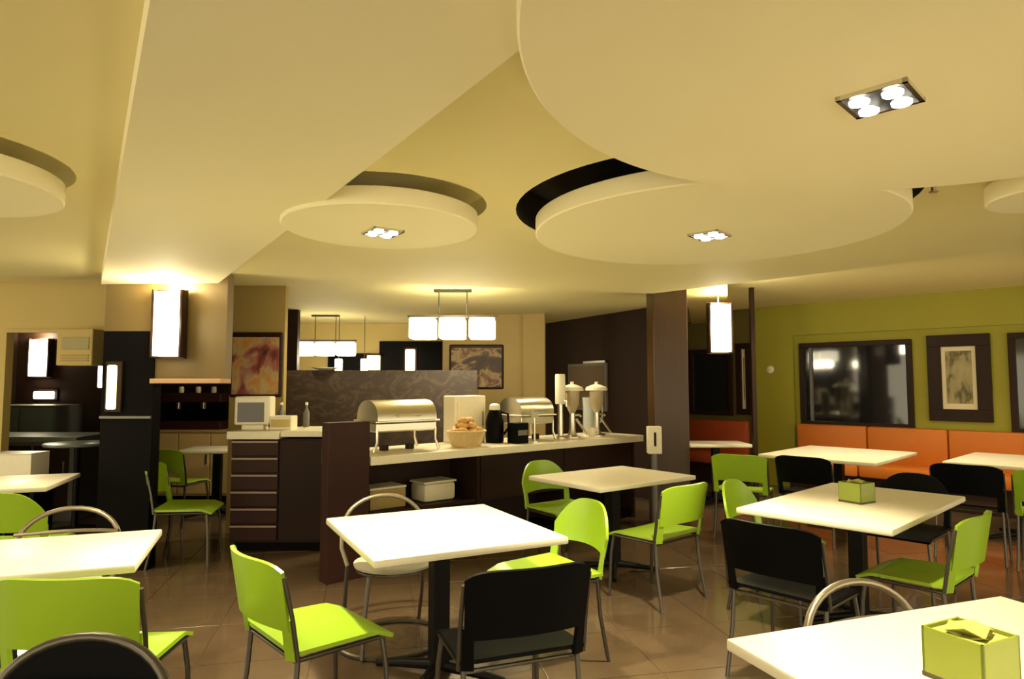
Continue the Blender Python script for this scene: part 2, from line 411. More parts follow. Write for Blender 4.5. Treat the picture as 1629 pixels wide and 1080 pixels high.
# alcove behind the column
slab('wall_alcove', (-3.33, 5.55), (-4.98, 8.9), .08, 0, 2.5, M_brown2, 'dark wall at the left side of the alcove')
bm = BM(); box(bm, -5.0, -2.9, 8.9, 9.0, 0, 2.5); struct('wall_alcove_back', bm, M_brown2, 'dark wall at the back of the alcove')
t = thing('low_cabinet', 'tan low cabinet at the back of the alcove', 'cabinet', (-3.98, 8.6, 0))
bm = BM(); box(bm, -.62, .62, -.25, .25, .1, .89); part('body', bm, mat('tan_laminate', (.62, .44, .19), .4, var=.08, scale=4), t)
bm = BM(); box(bm, -.58, .58, -.22, .22, 0, .1); part('plinth', bm, M_black, t)
bm = BM(); box(bm, -.64, .64, -.28, .27, .89, .92, .004); part('top', bm, M_tan, t)
for k in range(3):
    bm = BM(); box(bm, -.60 + k * .405, -.60 + k * .405 + .39, -.268, -.25, .13, .87, .004)
    d = part('door', bm, MATS['tan_laminate'], t); bm = BM(); box(bm, -.60 + k * .405 + .35, -.60 + k * .405 + .365, -.28, -.268, .5, .62); part('handle', bm, M_steel, d)
t = thing('coffee_machine', 'dark coffee machine on the tan cabinet in the alcove', 'coffee machine', (-4.05, 8.55, .92))
bm = BM(); box(bm, -.38, .38, -.2, .22, 0, .10, .01); part('drip_base', bm, M_redbrown, t)
bm = BM(); box(bm, -.36, .36, .02, .22, .10, .34, .01); part('body', bm, M_black, t)
bm = BM(); box(bm, -.38, .38, -.2, .22, .34, .46, .02); part('head', bm, M_redbrown, t)
for k in (-.2, .12):
    bm = BM(); lathe(bm, [(.035, .26), (.04, .34)], 14, (k, -.1, 0)); part('group_head', bm, M_chrome, t, None, True)
for k in (-.22, .0, .2):
    bm = BM(); lathe(bm, [(.03, .46), (.035, .5), (.03, .54)], 12, (k, 0, 0)); part('warming_cup', bm, M_white, t, None, True)

# left room seen through the big opening
def hole_wall(name, x0, x1, y, hx0, hx1, hz, m, label):
    bm = BM(); box(bm, x0, hx0, y, y + .1, 0, 2.5); box(bm, hx1, x1, y, y + .1, 0, 2.5); box(bm, hx0, hx1, y, y + .1, hz, 2.5)
    return struct(name, bm, m, label)
hole_wall('wall_left', -8, -3.83, 6.5, -4.99, -3.86, 2.03, M_cream, 'cream wall with wide opening on the left')
bm = BM(); box(bm, -4.99, -3.86, 6.47, 6.5, 2.0, 2.03); struct('trim_7', bm, M_cream, 'cream head trim of the left opening')
bm = BM(); box(bm, -9, -4.7, 9.2, 9.3, 0, 2.5); struct('wall_left_back', bm, M_brown2, 'dark wall of the left side room')
bm = BM(); box(bm, -7.0, -6.9, 6.6, 9.2, 0, 2.5); struct('wall_left_side', bm, M_brown2, 'dark side wall of the left room')
t = thing('side_counter', 'grey-blue counter in the dark left room', 'counter', (-5.5, 7.6, 0))
bm = BM(); box(bm, -1.1, .75, -.35, .35, .86, .92, .006); part('top', bm, M_blue, t)
bm = BM(); box(bm, -1.05, .7, -.3, .3, 0, .86); part('body', bm, M_grey, t)
for k in range(4):
    bm = BM(); box(bm, -1.0 + k * .42, -1.0 + k * .42 + .39, -.315, -.3, .12, .82, .004); d = part('door', bm, M_brown2, t)
    bm = BM(); box(bm, -.66 + k * .42, -.645 + k * .42, -.33, -.315, .45, .65); part('handle', bm, M_steel, d)
t = thing('round_side_table', 'round grey-topped high table in the left room', 'table', (-4.5, 6.9, 0))
bm = BM(); lathe(bm, [(.30, .86), (.31, .87), (.31, .885), (.30, .89)], 32); part('tabletop', bm, M_blue, t, None, True)
bm = BM(); lathe(bm, [(.2, 0), (.2, .015), (.03, .03), (.03, .86)], 20); part('pedestal', bm, M_ped, t, None, True)
t = thing('locker', 'grey two-door locker in the dark left room', 'cabinet', (-6.3, 8.75, 0))
bm = BM(); box(bm, -.45, .45, -.25, .3, .0, 1.22, .006); part('body', bm, M_grey, t)
for k in (-1, 1):
    bm = BM(); box(bm, k * .22 - .205, k * .22 + .205, -.268, -.25, .06, 1.18, .004); d = part('door', bm, M_blue, t)
    bm = BM(); box(bm, k * .22 - k * .16 - .01, k * .22 - k * .16 + .01, -.285, -.268, .7, .85); part('handle', bm, M_steel, d)
t = thing('carton', 'pale carton behind the far left table', 'box', (-4.55, 6.15, 0))
bm = BM(); box(bm, -.2, .2, -.12, .12, .62, .86, .004); part('body', bm, M_stone, t)
bm = BM(); box(bm, -.2, -.003, -.13, .12, .861, .868); part('flap', bm, M_stone, t); bm = BM(); box(bm, .003, .2, -.13, .12, .861, .868); part('flap', bm, M_stone, t)
t2 = thing('low_shelf', 'dark low shelf carrying the pale carton', 'shelf', (-4.55, 6.15, 0))
bm = BM(); box(bm, -.24, .24, -.14, .14, .58, .62); part('top', bm, M_black, t2)
for sx in (-1, 1):
    bm = BM(); box(bm, sx * .23 - .015, sx * .23 + .015, -.13, .13, 0, .58); part('side', bm, M_black, t2)
t = thing('wall_unit', 'cream wall-mounted air unit over the left opening', 'air conditioner', (-4.15, 6.45, 1.67))
bm = BM(); box(bm, -.17, .17, -.2, .0, 0, .35, .01); part('case', bm, M_cream, t)
bm = BM(); box(bm, -.12, .14, -.208, -.2, .15, .27, .004); part('panel', bm, mat('dull_olive_panel', (.36, .32, .13), .5), t)
for k in range(3):
    bm = BM(); box(bm, -.12, .14, -.212, -.2, .04 + k * .025, .05 + k * .025); part('louvre', bm, M_tan, t)

# ------------------------------------------------------------------ lamps
def lantern(name, loc, w, h, label, rails=True, watts=12, d=.10, m=None, top=None, wall=True):
    t = thing(name, label, 'lamp', loc)
    bm = BM(); box(bm, -w / 2, w / 2, -d / 2, d / 2, 0, h, .012); part('shade', bm, m or M_lamp, t, 'glowing opal shade', True)
    bm = BM(); box(bm, -w / 2 - .03, w / 2 + .03, d / 2 + .001, d / 2 + .02, -.02, h + .03); part('back_plate', bm, M_brown, t)
    if rails:
        for sx in (-1, 1):
            bm = BM(); box(bm, sx * (w / 2 + .02) - .008, sx * (w / 2 + .02) + .008, -.03, .06, -.01, h + .02); part('side_rail', bm, M_brown, t)
    if top:
        bm = BM(); tube(bm, [(0, d / 2 + .012, h), (0, d / 2 + .012, top)], .01, 8); part('hanging_rod', bm, M_frame, t)
    if watts:
        point('lamp_light', (0, -d / 2 - .10, h * .5), watts * .3, .08, parent=t)
        point('lamp_light', (0, -.02, h + .05), watts, .05, parent=t)
    return t
lantern('wall_lamp', (-2.79, 5.33, 1.72), .19, .52, 'tall lit wall lamp on the tan header panel', watts=30)
lantern('hanging_lamp', (2.25, 7.1, 1.84), .20, .51, 'tall lit lamp hanging right of the bronze pillar', watts=26, top=.8)
lantern('wall_lamp', (-6.52, 9.1, 1.60), .23, .50, 'lit wall lamp in the dark left room', watts=16)
lantern('strip_lamp', (-3.25, 5.37, 1.29), .07, .36, 'slim yellow light strip on the black column', rails=False, watts=0, d=.04, m=M_lampY)
lantern('wall_lamp', (-5.15, 8.3, 1.45), .08, .28, 'small slim lit lamp above the left room counter', rails=False, watts=0, d=.05, top=.72)
lantern('picture_light', (-6.46, 9.14, 1.29), .26, .10, 'small horizontal lit panel in the dark left room', rails=False, watts=0, d=.06)

def pendant(name, loc, w, h, gap, drop, label, watts):
    t = thing(name, label, 'pendant lamp', loc)
    bm = BM(); L = 3 * w + 2 * gap
    box(bm, -L / 2 - .03, L / 2 + .03, -.02, .02, h + .01, h + .035); part('bar', bm, M_frame, t)
    for k in (-1, 1):
        bm = BM(); tube(bm, [(k * .15, 0, h + .03), (k * .15, 0, drop)], .006, 6); part('rod', bm, M_frame, t)
    bm = BM(); box(bm, -.2, .2, -.04, .04, drop - .02, drop); part('ceiling_plate', bm, M_frame, t)
    for k in (-1, 0, 1):
        bm = BM(); box(bm, k * (w + gap) - w / 2, k * (w + gap) + w / 2, -w / 2, w / 2, 0, h, .02); part('shade', bm, M_lamp, t, 'glowing square shade', True)
        if watts: point('lamp_light', (k * (w + gap), 0, -.06), watts / 3, .06, parent=t)
    return t
pendant('pendant_lamp', (-.63, 7.0, 1.97), .27, .22, .045, .525, 'three-shade pendant lamp hanging over the buffet', 40)
pendant('pendant_lamp', (-2.72, 9.6, 1.90), .235, .20, .07, .595, 'smaller three-shade pendant built for a mirror reflection, beyond the brown half wall', 18)  # solid copy of the pendant, added in place of its mirror image
lantern('wall_lamp', (-1.68, 10.88, 1.68), .15, .38, 'slim lit lamp in the dark serving hatch', rails=False, watts=0, d=.06)
for k, x in enumerate((-2.56, -2.18)):  # glowing tubes added to stand in for mirrored lamp reflections
    t = thing('reflection_tube', ('left' if k == 0 else 'right') + ' slim glowing tube for a lamp reflection, under the smaller pendant', 'lamp', (x, 9.75, 1.58), 0, 'slim reflection tubes')
    bm = BM(); lathe(bm, [(.05, 0), (.055, .02), (.055, .26), (.05, .28)], 16); part('shade', bm, M_lamp, t, None, True)
    bm = BM(); lathe(bm, [(.07, -.02), (.07, 0)], 16); part('base', bm, M_frame, t)
    bm = BM(); tube(bm, [(0, 0, .28), (0, 0, .92)], .005, 6); part('cord', bm, M_frame, t)
t = thing('lantern_box', 'small dull amber lantern box on the back wall', 'lamp', (-2.28, 10.9, 1.72))
bm = BM(); box(bm, -.1, .1, -.08, .08, 0, .24, .01); part('shade', bm, M_lampY, t); bm = BM(); box(bm, -.12, .12, -.1, .1, .24, .27); part('cap', bm, M_brown, t)
t = thing('dish', 'small white dish on top of the brown half wall', 'dish', (-2.28, 8.06, 1.66))
bm = BM(); lathe(bm, [(.06, 0), (.16, .025), (.165, .035), (.15, .03)], 20); part('body', bm, M_white, t, None, True)
bm = BM(); lathe(bm, [(.06, 0), (.06, .008)], 16); part('foot', bm, M_white, t)

# pictures on the walls behind the counters
def canvas(name, x0, x1, y, z0, z1, m, label, edge=None):
    t = thing(name, label, 'picture', ((x0 + x1) / 2, y, z0)); w = (x1 - x0) / 2
    bm = BM(); vs = box(bm, -w, w, -.035, 0, 0, z1 - z0, .02); part('canvas', bm, edge or M_brown, t)
    bm = BM(); box(bm, -w + .03, w - .03, -.042, -.036, .03, z1 - z0 - .05); part('print', bm, m, t, 'blurred flowers in pink, orange and cream')
    return t
canvas('flower_picture', -2.86, -2.33, 6.72, 1.36, 2.02, M_floral, 'large flower picture in pink and orange above the white monitor')
canvas('flower_picture', -.90, -.12, 9.5, 1.42, 2.06, M_floral2, 'dim floral picture under the three-shade pendant lamp')
t = thing('menu_board', 'brown framed board on the dark wall behind the dispensers', 'board', (.56, 11.0, 0), math.atan2(8.45 - 11, 1.9 - .56))
bm = BM(); box(bm, .75, 1.75, -.04, -.001, 1.1, 1.8, .005); part('frame', bm, M_grey, t)
bm = BM(); box(bm, .79, 1.71, -.046, -.04, 1.14, 1.76); part('panel', bm, mat('brown_board', (.13, .08, .04), .5), t)
bm = BM(); box(bm, 1.2, 1.75, -.06, -.041, 1.8, 1.83); part('rail', bm, M_steel, t)

# ------------------------------------------------------------------ reception desk
t = thing('reception_desk', 'dark reception desk with drawers and white top', 'desk', (-2.1, 6.3, 0))
bm = BM(); box(bm, -.43, .45, -.28, .3, .08, 1.0); part('body', bm, M_brown2, t)
bm = BM(); box(bm, -.40, .42, -.25, .28, 0, .08); part('plinth', bm, M_black, t)
bm = BM(); box(bm, -.46, .01, -.34, .33, 1.0, 1.07, .006); part('worktop', bm, M_stone, t, 'cream worktop over the drawers')
bm = BM(); box(bm, .01, .47, -.31, .33, 1.02, 1.075, .006); part('worktop', bm, M_stone, t, 'slightly lower cream worktop over the door')
for k in range(6):
    z0 = .10 + k * .15
    bm = BM(); box(bm, -.425, -.005, -.30, -.28, z0, z0 + .135, .004); d = part('drawer', bm, M_redbrown, t)
    bm = BM(); box(bm, -.425, -.005, -.315, -.30, z0 + .115, z0 + .135, .003); part('pull', bm, mat('mauve_metal', (.26, .17, .13), .4, .4), d)
bm = BM(); box(bm, .01, .445, -.30, -.28, .1, .99, .004); d = part('door', bm, M_brown2, t)
bm = BM(); box(bm, .39, .405, -.32, -.30, .78, .93, .003); part('handle', bm, M_steel, d)
t = thing('monitor', 'white boxy monitor on the reception desk', 'monitor', (-2.41, 6.22, 1.07), R(8))
bm = BM(); box(bm, -.16, .16, -.10, .12, .05, .31, .015); part('case', bm, M_white, t)
bm = BM(); box(bm, -.13, .105, -.106, -.099, .075, .255); part('screen', bm, M_screen, t, 'dark screen')
bm = BM(); box(bm, -.1, .1, -.08, .1, 0, .05, .01); part('foot', bm, M_white, t)
t = thing('card_terminal', 'cream till box beside the white monitor', 'till', (-2.13, 6.2, 1.07))
bm = BM(); box(bm, -.10, .10, -.09, .09, 0, .13, .01); part('body', bm, M_stone, t)
bm = BM(); box(bm, -.085, .085, -.098, -.09, .03, .1); part('panel', bm, M_cream, t)
for k, (x, y) in enumerate(((-2.26, 6.5), (-2.02, 6.52))):
    t = thing('bottle', 'small bottle on the desk ' + ('right behind the monitor' if k == 0 else 'behind the till box'), 'bottle', (x, y, 1.07), 0, 'desk bottles')
    bm = BM(); lathe(bm, [(.03, 0), (.032, .02), (.032, .14), (.012, .19), (.012, .22)], 14); part('body', bm, M_grey, t, None, True)
    bm = BM(); lathe(bm, [(.014, .22), (.014, .245)], 12); part('cap', bm, M_white, t)

# ------------------------------------------------------------------ buffet counter
BO = Vector((-1.115, 5.27)); BU = Vector((.76, .65)); BV = Vector((-.65, .76)); BA = math.atan2(.65, .76)
def bpos(a, b): return (BO.x + BU.x * a + BV.x * b, BO.y + BU.y * a + BV.y * b)
L = 3.42
t = thing('buffet_counter', 'long dark buffet counter with cream stone top', 'counter', (BO.x, BO.y, 0), BA)
bm = BM(); box(bm, 0, L, 0, .72, .85, .92, .006); part('worktop', bm, M_stone, t, 'cream stone worktop')
bm = BM(); box(bm, .03, L - .03, .55, .70, 0, .85); part('back_panel', bm, M_brown2, t)
for a in (.02, 1.15, 2.28, L - .05):
    bm = BM(); box(bm, a, a + .03, .12, .55, 0, .85); part('divider', bm, M_brown2, t)
bm = BM(); box(bm, .05, L - .05, .14, .55, .42, .45); part('shelf', bm, M_brown2, t)
bm = BM(); box(bm, .05, L - .05, .16, .55, 0, .08); part('plinth', bm, M_black, t)
bm = BM(); box(bm, 1.2, L - .05, .13, .15, .45, .85); part('front_panel', bm, M_brown2, t)
bm = BM(); box(bm, -.36, -.012, .0, .12, 0, 1.2, .004); o = struct('partition', bm, M_redbrown); o['kind'] = 'structure'
o.location = (BO.x, BO.y, 0); o.rotation_euler = (0, 0, BA); o['label'] = 'reddish brown end panel left of the buffet'
for k, (a, lab) in enumerate(((.30, 'beige box on the shelf under the buffet, nearer the end panel'), (.83, 'white rounded box on the shelf under the buffet'))):
    x, y = bpos(a, .36); t = thing('storage_box', lab, 'box', (x, y, .45), BA, 'boxes under the buffet')
    bm = BM(); box(bm, -.17, .17, -.12, .12, 0, .16, .03 if k else .006); part('body', bm, M_stone if k else M_tan, t, None, True)
    bm = BM(); box(bm, -.175, .175, -.125, .125, .16, .18, .006); part('lid', bm, M_stone, t)

def chafing(a, b, w, label):
    x, y = bpos(a, b); t = thing('chafing_dish', label, 'chafing dish', (x, y, .92), BA, 'chafing dishes')
    d = .36
    for sx in (-1, 1):
        for sy in (-1, 1):
            bm = BM(); tube(bm, [(sx * (w / 2 + .02), sy * d / 2, .008), (sx * (w / 2 - .01), sy * (d / 2 - .01), .09), (sx * (w / 2 - .01), sy * (d / 2 - .01), .2)], [.016, .010, .012], 8)
            part('leg', bm, M_steel, t, None, True)
    bm = BM(); box(bm, -w / 2, w / 2, -d / 2, d / 2, .17, .25, .012); part('water_pan', bm, M_steel, t)
    bm = BM(); box(bm, -w / 2 - .02, w / 2 + .02, -d / 2 - .02, d / 2 + .02, .25, .265, .004); part('rim', bm, M_steel, t)
    def f(u, v):
        an = math.pi * v; k = 1.0
        return ((u - .5) * w * .98, -math.cos(an) * d * .5, .265 + math.sin(an) ** .75 * .17)
    bm = BM(); shell(bm, f, 6, 16, .006)
    for sx in (-1, 1):   # closed cheeks of the roll top
        n = 14; vs = [bm.verts.new((sx * w * .49, -math.cos(math.pi * k / n) * d * .5, .265 + max(0, math.sin(math.pi * k / n)) ** .75 * .17)) for k in range(n + 1)]; bm.faces.new(vs)
    part('roll_top_lid', bm, M_steel, t, 'bright rounded steel lid', True)
    bm = BM(); tube(bm, [(-.1, -d / 2 - .005, .30), (-.1, -d / 2 - .045, .31), (.1, -d / 2 - .045, .31), (.1, -d / 2 - .005, .30)], .007, 8); part('handle', bm, M_steel, t, None, True)
    for k in (-.13, .13):
        bm = BM(); lathe(bm, [(.04, .0), (.042, .05), (.03, .055)], 16, (k, 0, 0)); part('burner', bm, M_brown, t, None, True)
    return t
chafing(.46, .38, .60, 'larger roll-top chafing dish at the left end of the buffet')
chafing(2.02, .42, .46, 'smaller chafing dish in the middle of the buffet')

x, y = bpos(1.10, .22)
t = thing('bread_basket', 'wicker basket heaped with bread on the buffet', 'basket', (x, y, .92), BA)
def bf(u, v):
    a = u * 2 * math.pi; r = .12 + .05 * v
    return (r * 1.15 * math.cos(a), r * .85 * math.sin(a), .01 + .13 * v)
bm = BM(); shell(bm, bf, 28, 5, .012); part('wall', bm, M_basket, t, None, True)
bm = BM(); lathe(bm, [(.118, 0), (.118, .012)], 24); part('bottom', bm, M_basket, t)
bm = BM(); tube(bm, [(.17 * 1.15 * math.cos(k * math.pi / 12), .17 * .85 * math.sin(k * math.pi / 12), .14) for k in range(24)], .011, 6, True); part('rim', bm, M_basket, t, None, True)
rollme = None
for k in range(15):
    if k < 8: a = k * .785; px, py, pz = .12 * math.cos(a), .08 * math.sin(a), .135 + .01 * (k % 2)
    elif k < 13: a = k * 1.256; px, py, pz = .065 * math.cos(a), .045 * math.sin(a), .19
    else: px, py, pz = (-.035 if k == 13 else .04), 0, .235
    if rollme is None:
        bm = BM(); bmesh.ops.create_icosphere(bm, subdivisions=2, radius=1)
        for v in bm.verts:
            v.co = Vector((v.co.x * .058, v.co.y * .04, v.co.z * .034 * (1 if v.co.z > 0 else .7)))
            v.co.z += .004 * math.sin(v.co.x * 180)
        o = new_mesh_obj('bread_roll', bm, M_bread, None, True); rollme = o.data
    else:
        o = bpy.data.objects.new('bread_roll', rollme); COL.objects.link(o)
    tag(o, 'golden bread roll heaped in the wicker basket', 'bread', 'bread rolls in the basket')
    q = Vector((px, py)); q.rotate(Matrix.Rotation(BA, 2))
    o.location = (x + q.x, y + q.y, .92 + pz); o.rotation_euler = (random.uniform(-.3, .3), random.uniform(-.3, .3), random.uniform(0, 3))

x, y = bpos(1.36, .60); t = thing('food_warmer', 'white food cabinet standing behind the bread basket', 'food warmer', (x, y, .92), BA)
bm = BM(); box(bm, -.19, .19, -.1, .1, 0, .46, .012); part('case', bm, M_white, t)
bm = BM(); box(bm, -.165, .165, -.108, -.1, .06, .40, .004); part('door', bm, M_stone, t)
bm = BM(); box(bm, .13, .14, -.125, -.108, .16, .3); part('handle', bm, M_steel, t)
x, y = bpos(1.55, .36); t = thing('coffee_flask', 'black coffee flask with white lid on the buffet', 'flask', (x, y, .92))
bm = BM(); lathe(bm, [(.085, 0), (.09, .02), (.09, .2), (.07, .28), (.05, .32)], 20); part('body', bm, M_bplast, t, None, True)
bm = BM(); lathe(bm, [(.05, .32), (.055, .33), (.05, .37), (.02, .385)], 16); part('lid', bm, M_white, t, None, True)
bm = BM(); tube(bm, [(.06, 0, .3), (.13, 0, .28), (.14, 0, .15), (.09, 0, .08)], .012, 8); part('handle', bm, M_bplast, t, None, True)
x, y = bpos(1.68, .16); t = thing('cutlery_box', 'black cutlery box on the buffet front edge', 'box', (x, y, .92), BA)
bm = BM(); box(bm, -.08, .08, -.07, .07, 0, .2, .008); part('body', bm, M_bplast, t); bm = BM(); box(bm, -.06, .06, -.074, -.07, .08, .13); part('label_plate', bm, M_grey, t)
x, y = bpos(1.88, .14); t = thing('menu_stand', 'slim steel stand between cutlery box and small chafing dish', 'stand', (x, y, .92), BA)
bm = BM(); lathe(bm, [(.05, 0), (.05, .01), (.012, .02), (.012, .24)], 16); part('post', bm, M_steel, t, None, True); bm = BM(); box(bm, -.05, .05, -.006, .006, .24, .30); part('holder', bm, M_steel, t)
x, y = bpos(2.40, .30); t = thing('milk_tower', 'tall slim steel milk dispenser left of the cereal dispensers', 'dispenser', (x, y, .92), BA)
bm = BM(); lathe(bm, [(.06, 0), (.06, .015), (.03, .03), (.028, .36)], 18); part('post', bm, M_steel, t, None, True)
bm = BM(); lathe(bm, [(.05, .36), (.055, .37), (.055, .66), (.05, .68)], 20); part('tank', bm, M_white, t, None, True)
bm = BM(); tube(bm, [(0, -.05, .40), (0, -.09, .39), (0, -.09, .34)], .009, 8); part('tap', bm, M_steel, t, None, True)
for a, b, lab in ((2.58, .30, 'left cereal dispenser with pale domed lid on steel pedestal'), (2.97, .30, 'right cereal dispenser with pale domed lid on steel pedestal')):
    x, y = bpos(a, b); t = thing('cereal_dispenser', lab, 'dispenser', (x, y, .92), BA, 'cereal dispensers')
    bm = BM(); lathe(bm, [(.10, 0), (.10, .012), (.05, .03), (.035, .08), (.03, .26)], 20); part('pedestal', bm, M_steel, t, None, True)
    bm = BM(); lathe(bm, [(.03, .26), (.05, .30), (.075, .36), (.08, .50)], 20); part('container', bm, mat('frosted_container', (.42, .34, .2), .25), t, None, True)
    bm = BM(); lathe(bm, [(.12, .50), (.125, .51), (.115, .54), (.05, .565), (.018, .575), (.02, .6)], 24); part('lid', bm, M_white, t, 'pale domed lid', True)
    bm = BM(); tube(bm, [(0, 0, .24), (.08, -.03, .24), (.10, -.04, .22)], .012, 8); part('knob', bm, M_steel, t, None, True)
    bm = BM(); tube(bm, [(.04, -.02, .2), (.09, -.05, .12), (.15, -.08, .03)], .014, 8); part('chute', bm, M_steel, t, None, True)
x, y = bpos(2.78, .2); t = thing('cup', 'white cup between the two cereal dispensers', 'cup', (x, y, .92))
bm = BM(); lathe(bm, [(.03, 0), (.042, .05), (.045, .10), (.04, .10), (.036, .02)], 18); part('body', bm, M_white, t, None, True)
bm = BM(); tube(bm, [(.04, 0, .08), (.07, 0, .07), (.07, 0, .04), (.04, 0, .03)], .006, 6); part('handle', bm, M_white, t, None, True)
x, y = bpos(3.1, .52); t = thing('juice_jug', 'pale glass jug behind the right cereal dispenser', 'jug', (x, y, .92))
bm = BM(); lathe(bm, [(.07, 0), (.085, .03), (.08, .3), (.09, .42), (.085, .42), (.075, .3)], 20); part('body', bm, mat('pale_blue_glass', (.45, .48, .47), .15), t, None, True)
bm = BM(); tube(bm, [(.08, 0, .36), (.14, 0, .33), (.14, 0, .16), (.08, 0, .1)], .012, 8); part('handle', bm, MATS['pale_blue_glass'], t, None, True)
t = thing('dispenser_stand', 'pale box on a post in front of the bronze pillar', 'stand', (1.465, 6.86, 0))
bm = BM(); lathe(bm, [(.10, 0), (.10, .012), (.032, .02), (.032, .78)], 18); part('post', bm, M_grey, t, None, True)
bm = BM(); box(bm, -.07, .07, -.05, .05, .78, 1.06, .008); part('box', bm, M_stone, t)
bm = BM(); box(bm, -.012, .012, -.055, -.05, .86, 1.0); part('slot', bm, M_brown, t)

# ------------------------------------------------------------------ tables
def table(cx, cy, lx, ly, rz, label, zt=.75):
    t = thing('dining_table', label, 'table', (cx, cy, 0), R(rz), 'white cafe tables')
    bm = BM(); box(bm, -lx / 2, lx / 2, -ly / 2, ly / 2, zt - .035, zt, .008); part('tabletop', bm, M_white, t, 'white laminate top', True)
    bm = BM(); box(bm, -.2, .2, -.2, .2, zt - .047, zt - .036); part('mounting_plate', bm, M_ped, t)
    bm = BM(); box(bm, -.045, .045, -.045, .045, .03, zt - .045, .006); part('pedestal', bm, M_ped, t, 'black square column')
    for k in range(4):
        a = k * math.pi / 2 + math.pi / 4
        bm = BM(); tube(bm, [(.03 * math.cos(a), .03 * math.sin(a), .05), (.2 * math.cos(a), .2 * math.sin(a), .035), (.36 * math.cos(a), .36 * math.sin(a), .016)], [.03, .024, .016], 10)
        part('foot', bm, M_ped, t, None, True)
    return t
table(-.38, 3.52, .97, 1.0, 27, 'white square table at the centre, nearest clear view')
table(.82, 5.45, 1.10, .82, 37.5, 'white table just in front of the buffet counter')
table(2.19, 4.26, 1.48, .86, 43.5, 'white table with a small green napkin box, mid right')
table(3.53, 7.2, 1.42, 1.15, 45, 'white table at the left end of the orange bench')
table(4.98, 6.5, 1.25, 1.05, 43, 'white table at the orange bench, cut by right edge')
table(1.35, 1.73, 1.17, 1.0, 19.7, 'nearest white table with green napkin box, bottom right corner')
table(-2.25, 2.93, 1.2, .72, 20, 'nearest white table on the left side')
table(-4.03, 5.07, 1.1, .8, 18, 'farther white table on the left, by the side room')
table(2.58, 8.45, .78, .60, 0, 'small pale table behind the slim post')
table(-3.42, 7.75, .72, .6, 5, 'small white table inside the alcove')

def napkin_box(x, y, rz, label):
    t = thing('napkin_box', label, 'napkin box', (x, y, .75), R(rz), 'green napkin boxes')
    s = .075
    bm = BM(); box(bm, -s - .002, s + .002, -s - .002, s + .002, 0, .012, .002); part('base', bm, M_olivebase, t, 'dark base')
    bm = BM()
    for a in range(4):
        vs = box(bm, -s, s, s - .006, s, .012, .125)
        bmesh.ops.rotate(bm, verts=[v for v in vs if v.is_valid], cent=(0, 0, 0), matrix=Matrix.Rotation(a * math.pi / 2, 3, 'Z'))
    part('wall', bm, M_greenbox, t)
    bm = BM(); box(bm, -s + .007, s - .007, -s + .007, s - .007, .013, .116); part('napkin_stack', bm, M_napkin, t)
    for k in range(4):
        a = k * math.pi / 2 + .3
        def f(u, v):
            w = (u - .5) * .085; r = .012 + .032 * v
            return (r * math.cos(a) - w * math.sin(a), r * math.sin(a) + w * math.cos(a), .117 + .024 * v * (1 - .6 * abs(2 * u - 1)))
        bm = BM(); shell(bm, f, 6, 4, .002); part('napkin', bm, M_napkin, t, None, True)
    return t
napkin_box(1.16, 1.72, 25, 'large-looking green napkin box on the nearest table')
napkin_box(2.19, 4.25, 30, 'small-looking green napkin box on the mid right table')

# ------------------------------------------------------------------ chairs
def shell_chair(m, arch):
    """stacking chair facing +y: plastic seat and back on steel legs"""
    t = thing('cafe_chair', '', 'chair')
    W2 = .255
    def fs(u, v):
        x = (u - .5) * 2; w = W2 * (1 - .08 * v)
        z = .455 - .018 * (1 - x * x) * math.sin(math.pi * min(1, v * 1.05)) - (.03 * max(0, v - .82) / .18 if v > .82 else 0) + .012 * (1 - v)
        return (x * w, -.215 + v * .45, z)
    bm = BM(); shell(bm, fs, 12, 12, .016); part('seat', bm, m, t, None, True)
    zb, zt = .555, .82
    def fb(u, v):
        x = (u - .5) * 2
        if arch: top = zb + (zt - zb) * (1 - .62 * abs(x) ** 3.2)
        else: top = zt - .035 * abs(x) ** 6
        low = zb + .015 * (1 - x * x)
        z = low + (top - low) * v
        y = -.215 - .065 * (1 - x * x) - .16 * (z - .46)
        return (x * (W2 - .012 + .012 * v), y, z)
    bm = BM(); shell(bm, fb, 18, 10, .016); part('backrest', bm, m, t, None, True)
    for sx in (-1, 1):      # plastic side arms joining back and seat
        def fp(u, v):
            z = .44 + (.60 - .44) * v
            return (sx * (W2 - .006 - .045 * u * (1 - .2 * v)), -.205 - .16 * (z - .46) - .02 * u, z)
        bm = BM(); shell(bm, fp, 3, 8, .016); part('back_post', bm, m, t, None, True)
    for sx in (-1, 1):
        bm = BM(); tube(bm, [(sx * .235, -.19, .45), (sx * .24, -.205, .25), (sx * .25, -.25, 0)], .011, 8); part('leg', bm, M_frame, t, None, True)
        bm = BM(); tube(bm, [(sx * .215, .19, .43), (sx * .228, .205, .3), (sx * .238, .215, 0)], .011, 8); part('leg', bm, M_frame, t, None, True)
        bm = BM(); tube(bm, [(sx * .235, -.2, .435), (sx * .225, .2, .43)], .010, 8); part('side_rail', bm, M_frame, t, None, True)
    if not arch:
        for sx in (-1, 1):
            bm = BM(); tube(bm, [(sx * (W2 + .004), -.20, .44), (sx * (W2 + .004), -.225, .6), (sx * (W2 + .002), -.262, .765)], .009, 8); part('back_tube', bm, M_frame, t, None, True)
    bm = BM(); tube(bm, [(-.22, .18, .425), (.22, .18, .425)], .009, 8); part('front_rail', bm, M_frame, t)
    bm = BM(); tube(bm, [(-.235, -.19, .425), (.235, -.19, .425)], .009, 8); part('rear_rail', bm, M_frame, t)
    return t

